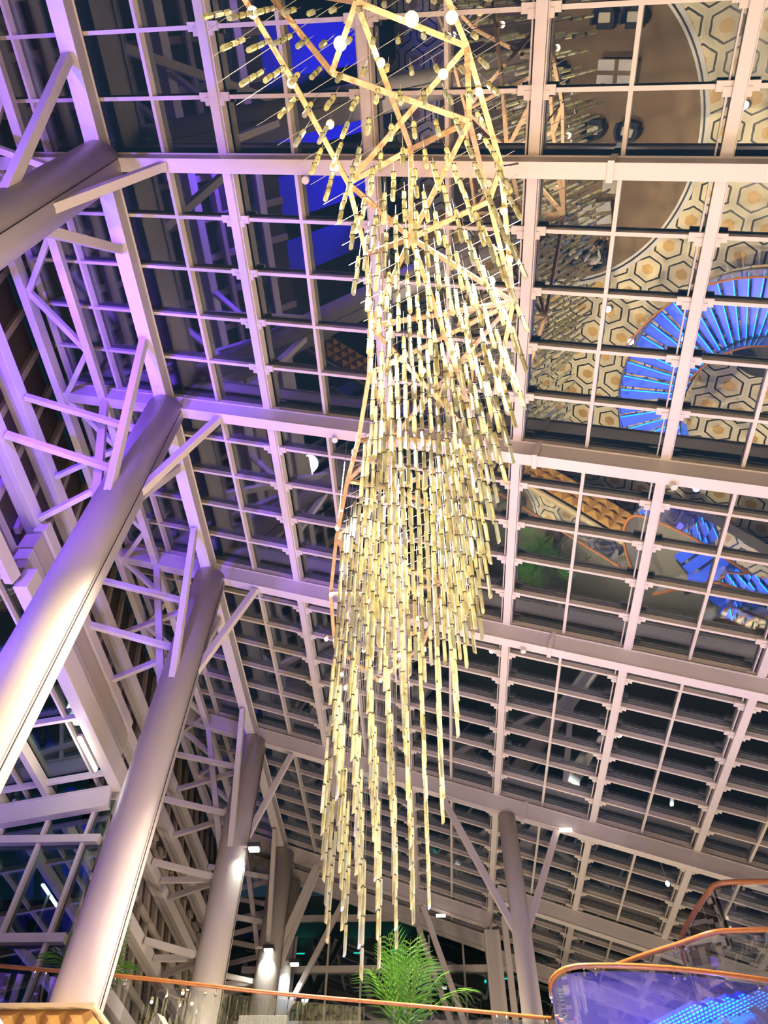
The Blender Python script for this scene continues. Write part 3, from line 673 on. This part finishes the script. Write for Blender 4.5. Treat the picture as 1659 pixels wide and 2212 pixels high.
balustrade([(3.37, 15.1, 6.0), (3.89, 14.62, 6.0), (4.48, 14.17, 6.0), (4.88, 13.77, 6.0), (5.35, 13.75, 6.0), (5.82, 13.72, 6.0), (8, 13.7, 6.0)],
           'wooden rail slanting up behind the curved balustrade', 0.045, drop=0.8)

# ------------------------------------------------------------------ spiral staircase
st = thing('spiral_staircase', 'spiral staircase of blue lit treads winding up to the terrace', 'staircase', (3.1, 10.2, FLOOR))
CXs, CYs = 3.1, 10.2; NT = 29
part(MB().tube([(CXs, CYs, FLOOR), (CXs, CYs, FLOOR + .3)], .9, 48), 'stair_base', M['blackstone'], st)
ANG = lambda k: math.radians(335 - k * 7.5)
for k in range(NT):
    a0 = ANG(k); a1 = a0 - math.radians(7.3); z = FLOOR + .178 * (k + 1)
    v8 = [(CXs + r * math.cos(a), CYs + r * math.sin(a), zz) for zz in (z - .05, z) for r, a in ((1.0, a0), (3.0, a0), (3.0, a1), (1.0, a1))]
    td = part(MB().add(v8, [(0, 3, 2, 1), (4, 5, 6, 7), (0, 1, 5, 4), (1, 2, 6, 5), (2, 3, 7, 6), (3, 0, 4, 7)]), 'tread', M['tread'], st)
    q = lambda r, a: Vector((CXs + r * math.cos(a), CYs + r * math.sin(a), z + .008))
    MB().bar(q(1.0, a0 - .01), q(2.95, a0 - .01), .02, .015).build('led_strip', M['blueled'], parent=td, root=st)
gm = MB(); rm = MB(); prev = None
for r in (.97, 3.03):
    pts = [(CXs + r * math.cos(ANG(k)), CYs + r * math.sin(ANG(k)), FLOOR + .178 * k + .02) for k in range(NT + 1)]
    sm = MB()
    for a, b in zip(pts, pts[1:]): sm.bar(a, b, .04, .26)
    part(sm, 'stringer', M['steel'], st)
    gm = MB()
    hi = [(p[0], p[1], p[2] + 1.05) for p in pts[:-10]]
    part(MB().tube(hi, .03, 8), 'handrail', M['wood'], st, smooth=True)
    for a, b, c, d in zip(pts[:-10], pts[1:-10], hi[1:], hi): gm.add([a, b, c, d], [(0, 1, 2, 3)])
    gm_o = part(gm, 'glass_panel', M['railglass'], st)
    so = gm_o.modifiers.new('thick', 'SOLIDIFY'); so.thickness = .012
for a in (215, 300, 150): light('stair_glow', 'POINT', (CXs + 1.9 * math.cos(math.radians(a)), CYs + 1.9 * math.sin(math.radians(a)), 1.6), 230, BLUE, size=.1, parent=st)
# upper flight seen from below through the glass
uf = thing('upper_stair_flight', 'blue glowing underside of the upper stair flight behind the curved glass', 'staircase', (4.4, 14.6, TER))
ld = Vector((.5, -.86, 0))
for k in range(9):
    c = Vector((3.86 + .33 * k, 13.95 + .17 * k, 4.75 + .11 * k))
    td = part(MB().bar(c - ld * .65, c + ld * .65, .30, .05), 'tread', M['tread'], uf)
    for o_ in (-.11, .0, .11):
        q = c + Vector((.86, .5, 0)) * o_ + Vector((0, 0, -.03)); dm = MB()
        for n_ in range(14): e_ = q + ld * (-.6 + n_ * .092); dm.bar(e_, e_ + ld * .05, .018, .012)
        dm.build('led_strip', M['blueled'], parent=td, root=uf)
part(MB().bar((3.5, 14.6, 4.6), (6.4, 16.1, 5.6), .05, .22), 'stringer', M['steel'], uf)
light('flight_glow', 'POINT', (3.4, 12.4, 4.0), 60, (0.08, 0.05, 1.0), size=.1, parent=uf)
light('flight_glow', 'POINT', (4.9, 13.9, 4.5), 90, BLUE, size=.1, parent=uf)

# ------------------------------------------------------------------ palms
def palm(x, y, z0, h, spread, label, nf=13, pot=True):
    t = thing('potted_palm', label, 'palm', (x, y, z0), 'palms on the terrace')
    if pot: part(MB().tube([(x, y, z0), (x, y, z0 + .12), (x, y, z0 + .5), (x, y, z0 + .52)], [.2, .24, .3, .27], 20), 'pot', M['pot'], t, smooth=True)
    for i in range(nf):
        az = 2 * PI * i / nf * 1.618 * 2 + random.uniform(-.2, .2); el = random.uniform(.15, 1.0) if i > 3 else random.uniform(0, .25)
        Ls = h * random.uniform(.75, 1.0) * (1 - .25 * el); base = Vector((x + .06 * math.cos(az), y + .06 * math.sin(az), z0 + .5)); spine = [base]
        lean = .06 + .5 * el * spread
        for s_ in range(1, 13):
            u = s_ / 12; out_ = spread * (lean * u + .75 * el * u ** 2.4); up = Ls * (u - .38 * el * u ** 3)
            spine.append(base + Vector((math.cos(az) * out_, math.sin(az) * out_, up)))
        fr = MB(); fr.tube(spine, [.016 * (1 - .8 * k / 12) for k in range(13)], 5)
        o = part(fr, 'frond', M['stalk'], t)
        lf = MB()
        for s_ in range(12, 36, 2):
            u = s_ / 36 * 12; k = int(u); w_ = u - k
            if k >= 12: break
            p = spine[k].lerp(spine[k + 1], w_); d = (spine[k + 1] - spine[k]).normalized(); sd = Vector((-math.sin(az), math.cos(az), 0))
            ll = .72 * h / 2.4 * math.sin(PI * min(1, (s_ - 6) / 31)) ** .6
            for sg in (-1, 1):
                q = p + (sd * sg * .78 + d * .75).normalized() * ll + Vector((0, 0, -.32 * ll))
                mid = p.lerp(q, .45) + Vector((0, 0, .10 * ll)); wv_ = d * .021
                lf.add([p - wv_ * .6, p + wv_ * .6, mid + wv_, q, mid - wv_], [(0, 1, 2, 4), (4, 2, 3)])
        lo = lf.build('leaflets', M['leaf'], parent=o, root=t)
    return t
palm(-0.62, 15.6, TER, 2.5, 1.1, 'bushy green palm behind the handrail below the chandelier tail', 16)
palm(-6.15, 13.95, TER, 2.35, 0.7, 'green palm half hidden behind the planter column', 12)
vt = thing('air_unit', 'small grey louvred metal casing at the bottom edge, left of centre', 'vent', (-3.1, 14.6, TER))
part(MB().box((-3.05, 14.75, 4.55), (0.85, 0.5, 0.92)), 'casing', M['vent'], vt, bevel=.01)
lv = MB()
for k in range(7): lv.box((-3.05, 14.48, 4.25 + k * .09), (.5, .03, .03))
part(lv, 'louvre', M['rib'], vt)

# ------------------------------------------------------------------ lounge on the floor below (seen mirrored in the roof)
rg = thing('carpet', 'large round brown carpet under the lounge seats', 'carpet', (-4.9, 4.5, FLOOR))
part(MB().tube([(-4.9, 4.5, FLOOR + .002), (-4.9, 4.5, FLOOR + .02)], 4.75, 96), 'pile', M['carpet'], rg)
def ring(r0, r1, z0, z1, n=96):
    mb = MB(); v_ = []
    for r, z in ((r0, z0), (r1, z0), (r1, z1), (r0, z1)):
        for j in range(n): v_.append((-4.9 + r * math.cos(2 * PI * j / n), 4.5 + r * math.sin(2 * PI * j / n), z))
    fs = [(a * n + j, a * n + (j + 1) % n, ((a + 1) % 4) * n + (j + 1) % n, ((a + 1) % 4) * n + j) for a in range(4) for j in range(n)]
    return mb.add(v_, fs)
part(ring(4.75, 4.83, FLOOR + .001, FLOOR + .022), 'border', M['white'], rg); part(ring(4.83, 4.89, FLOOR + .001, FLOOR + .022), 'border', M['blackstone'], rg); part(ring(4.89, 5.02, FLOOR + .001, FLOOR + .022), 'border', M['white'], rg)
FZ0 = FLOOR + .02
def armchair(label):
    t = thing('armchair', label, 'armchair', (0, 0, 0), 'dark lounge armchairs')
    part(MB().box((0, 0.02, .30), (.52, .54, .20)), 'seat', M['navy'], t, bevel=.04)
    b = MB(); v_ = []; n = 14
    for z, rr in ((.12, .36), (.74, .39)):
        for r in (rr, rr - .08):
            for j in range(n + 1):
                a = PI * (-.12) + (PI * 1.24) * j / n; v_.append((r * math.cos(a), r * math.sin(a) * .95, z - (.14 * abs(math.cos(a)) if z > .5 else 0)))
    m_ = n + 1; fs = []
    for j in range(n):
        fs += [(j, j + 1, 2 * m_ + j + 1, 2 * m_ + j), (m_ + j + 1, m_ + j, 3 * m_ + j, 3 * m_ + j + 1), (2 * m_ + j, 2 * m_ + j + 1, 3 * m_ + j + 1, 3 * m_ + j), (j + 1, j, m_ + j, m_ + j + 1)]
    fs += [(0, 2 * m_, 3 * m_, m_), (n, m_ + n, 3 * m_ + n, 2 * m_ + n)]
    part(b.add(v_, fs), 'backrest', M['navy'], t)
    for sx in (-.2, .2):
        for sy in (-.2, .22): part(MB().tube([(sx, sy, 0), (sx, sy, .2)], .018, 8), 'leg', M['blackstone'], t)
    part(MB().box((0, .05, .44), (.36, .26, .09)), 'cushion', M['cushion'], t, bevel=.03)
    return t
CH = [(-3.33, 1.30, PI, 'dark armchair with cream cushion, left of the pair facing the nearer table from camera side'),
      (-2.45, 1.30, PI, 'dark armchair with cream cushion, right of the pair facing the nearer table from camera side'),
      (-4.7, 2.73, PI / 2, 'dark armchair alone at the left end of the nearer table'),
      (-3.35, 4.15, 0, 'dark armchair on the far side of the nearer table, left one'),
      (-2.2, 4.15, .2, 'dark armchair on the far side of the nearer table, right one'),
      (-3.55, 8.05, .25, 'empty dark armchair beside the seated person'),
      (-2.7, 8.1, -.1, 'dark armchair in which the person in white sits')]
base = None
for x, y, rz, lab in CH:
    if base is None:
        base = armchair(lab); base.location = (x, y, FZ0); base.rotation_euler = (0, 0, rz)
    else: dup(base, (x, y, FZ0), rz, lab)
def ctable(x, y, rz, label):
    t = thing('coffee_table', label, 'table', (0, 0, 0), 'low tables on the carpet')
    tp = MB(); 
    part(MB().box((0, 0, .40), (1.2, .72, .04)), 'tabletop', M['carpet'], t)
    for sx in (-1, 1):
        for sy in (-1, 1):
            part(MB().box((sx * .33, sy * .2, .425), (.52, .28, .016)), 'inlay', M['white'], t)
            part(MB().box((sx * .52, sy * .3, .19), (.05, .05, .38)), 'leg', M['blackstone'], t)
    t.location = (x, y, FZ0); t.rotation_euler = (0, 0, rz)
ctable(-2.8, 2.64, 0, 'low rectangular table with four cream inlays and brown cross, nearer one')
ctable(-3.0, 6.7, -.2, 'low rectangular table with four cream inlays, before the seated person')
o = MB().box((-2.6, 5.75, FZ0 + .2), (.5, .55, .4)).build('stool', M['cushion'], bevel=.05); tag(o, 'small cream padded stool between the two tables', 'stool')

# seated person
def person(x, y, z):
    t = thing('person', 'person in white shirt sitting in the dark armchair beyond the far table', 'person', (x, y, z))
    def skin(name, vs__, es, rs, m_, parent=None, root_i=0):
        me = bpy.data.meshes.new(name); me.from_pydata(vs__, es, []); o = bpy.data.objects.new(name, me); C.objects.link(o); o.parent = parent or t
        me.materials.append(m_); s_ = o.modifiers.new('skin', 'SKIN'); s_.use_smooth_shade = True
        for i, r in enumerate(rs): me.skin_vertices[0].data[i].radius = (r, r) if not isinstance(r, tuple) else r
        me.skin_vertices[0].data[root_i].use_root = True
        sb = o.modifiers.new('sub', 'SUBSURF'); sb.levels = 1; sb.render_levels = 1; return o
    V_ = [(0, 0, .52), (0, .03, .75), (0, .02, .98), (0, .0, 1.08), (0, -.02, 1.2), (0, -.03, 1.3),
          (.17, 0, 1.0), (.22, -.08, .76), (.12, -.3, .68), (.08, -.37, .67), (-.17, 0, 1.0), (-.22, -.08, .76), (-.12, -.3, .68), (-.08, -.37, .67),
          (.1, -.05, .5), (.12, -.48, .5), (.12, -.48, .1), (.12, -.62, .05), (-.1, -.05, .5), (-.12, -.48, .5), (-.12, -.48, .1), (-.12, -.62, .05)]
    E_ = [(0, 1), (1, 2), (2, 3), (3, 4), (4, 5), (2, 6), (6, 7), (7, 8), (8, 9), (2, 10), (10, 11), (11, 12), (12, 13), (0, 14), (14, 15), (15, 16), (16, 17), (0, 18), (18, 19), (19, 20), (20, 21)]
    R_ = [(.15, .11), (.14, .1), (.13, .09), .055, .085, .075, .06, .05, .035, .03, .06, .05, .035, .03, .085, .065, .045, .035, .085, .065, .045, .035]
    skin('body', V_, E_, R_, M['skin'])
    sh = skin('shirt', [V_[i] for i in (0, 1, 2, 6, 7, 8, 10, 11, 12)], [(0, 1), (1, 2), (2, 3), (3, 4), (4, 5), (2, 6), (6, 7), (7, 8)], [(.165, .125), (.155, .115), (.145, .105), .075, .062, .045, .075, .062, .045], M['shirt'])
    skin('trousers', [V_[i] for i in (0, 14, 15, 16, 18, 19, 20)], [(0, 1), (1, 2), (2, 3), (0, 4), (4, 5), (5, 6)], [(.16, .12), .1, .078, .055, .1, .078, .055], M['trousers'])
    hm = MB(); hm.tube([(0, .01, 1.2), (0, .01, 1.27), (0, .0, 1.34), (0, -.0, 1.39), (0, 0, 1.41)], [.085, .098, .09, .06, .02], 12).build('hair', M['hair'], parent=t, root=None)
    fc = MB()
    for sx in (-.03, .03): fc.box((sx, -.108, 1.255), (.02, .012, .01))
    fc.build('eyes', M['hair'], parent=t); MB().tube([(0, -.1, 1.25), (0, -.125, 1.225), (0, -.1, 1.215)], .01, 6).build('nose', M['skin'], parent=t)
    for sx in (-1, 1):
        for k in range(4):
            xx = sx * (.055 + .017 * k); MB().tube([(xx, -.37, .67), (xx, -.42 - .008 * (k in (1, 2)), .665), (xx, -.445 - .01 * (k in (1, 2)), .64)], .008, 6).build('finger', M['skin'], parent=t)
        MB().tube([(sx * .045, -.35, .68), (sx * .02, -.38, .69), (sx * .01, -.41, .68)], .009, 6).build('thumb', M['skin'], parent=t)
person(-2.7, 8.08, FZ0)

# ------------------------------------------------------------------ added fill lamps and violet washes of the hall
def added_uplight(x, y, z, label, power, col):  # added fill lamp that lights the roof steel from below
    t = thing('added_uplight', label, 'added_uplight', (x, y, z), 'added round fill lamps on the floors')
    part(MB().tube([(x, y, z), (x, y, z + .14)], .12, 16), 'housing', M['lampbody'], t); part(MB().tube([(x, y, z + .14), (x, y, z + .15)], .1, 16), 'lens', M['lamp_fill_lens'], t)
    light('added_up_beam', 'SPOT', (x, y, z + .2), power, col, aim=(x, y, z + 5), size=.1, cone=150, blend=.5, parent=t)
names = ['at the near edge of the carpet', 'before the staircase', 'right of the carpet', 'far right of the carpet', 'behind the carpet', 'right of the staircase', 'behind the viewer']
for i, (x, y) in enumerate(ADDED_UP): added_uplight(x, y, FLOOR, f'added low round fill lamp on the hall floor, {names[i]}', UP_W, PINK)
n2 = ['beside the fourth left column', 'behind the palm', 'right of the slim column', 'before the fifth left column', 'before the box post', 'far right on the terrace']
for i, (x, y) in enumerate(ADDED_UP_TERRACE): added_uplight(x, y, TER, f'added low round fill lamp on the terrace, {n2[i]}', UP_W * .55, WARM)
for i, (x, y) in enumerate(ADDED_DOWN):  # added fill lamps, put in to light the floor
    z = zroof(x, FL) - .12
    t = thing('added_downlight', f'small added fill lamp under the roof steel, {ORD[i]} of seven', 'added_downlight', (x, y, z), 'added fill lamps under the beams')
    part(MB().tube([(x, y, z), (x, y, z + .14)], .06, 12), 'housing', M['paint'], t)
    light('added_down_beam', 'SPOT', (x, y, z - .02), DOWN_W, WARM, aim=(x, y, z - 5), size=.06, cone=84, blend=.7, parent=t)
light('violet_wash', 'SPOT', (-6.7, 2.5, 9.6), 3300, (0.14, 0.04, 1.0), aim=(-8.0, 5.6, 13.0), size=.1, cone=100, blend=.7)
light('violet_wash', 'SPOT', (-6.9, 0.5, 5.0), VIOLET_W, VIOLET, aim=(-7.6, 5.2, 13.5), size=.15, cone=85, blend=.6)
light('violet_wash', 'SPOT', (-9.6, 3.2, FLOOR + .3), 9000, (0.06, 0.04, 1.0), aim=(-11.8, 3.2, 4), size=.15, cone=120, blend=.5)
light('violet_wash', 'SPOT', (-8.6, 4.4, 3.0), 2200, VIOLET, aim=(-5.4, 6.6, 9.0), size=.15, cone=60, blend=.8)

# lift everything so that the hall floor lies at z = 0
for o in sc.objects:
    if o.parent is None: o.location.z += EYE
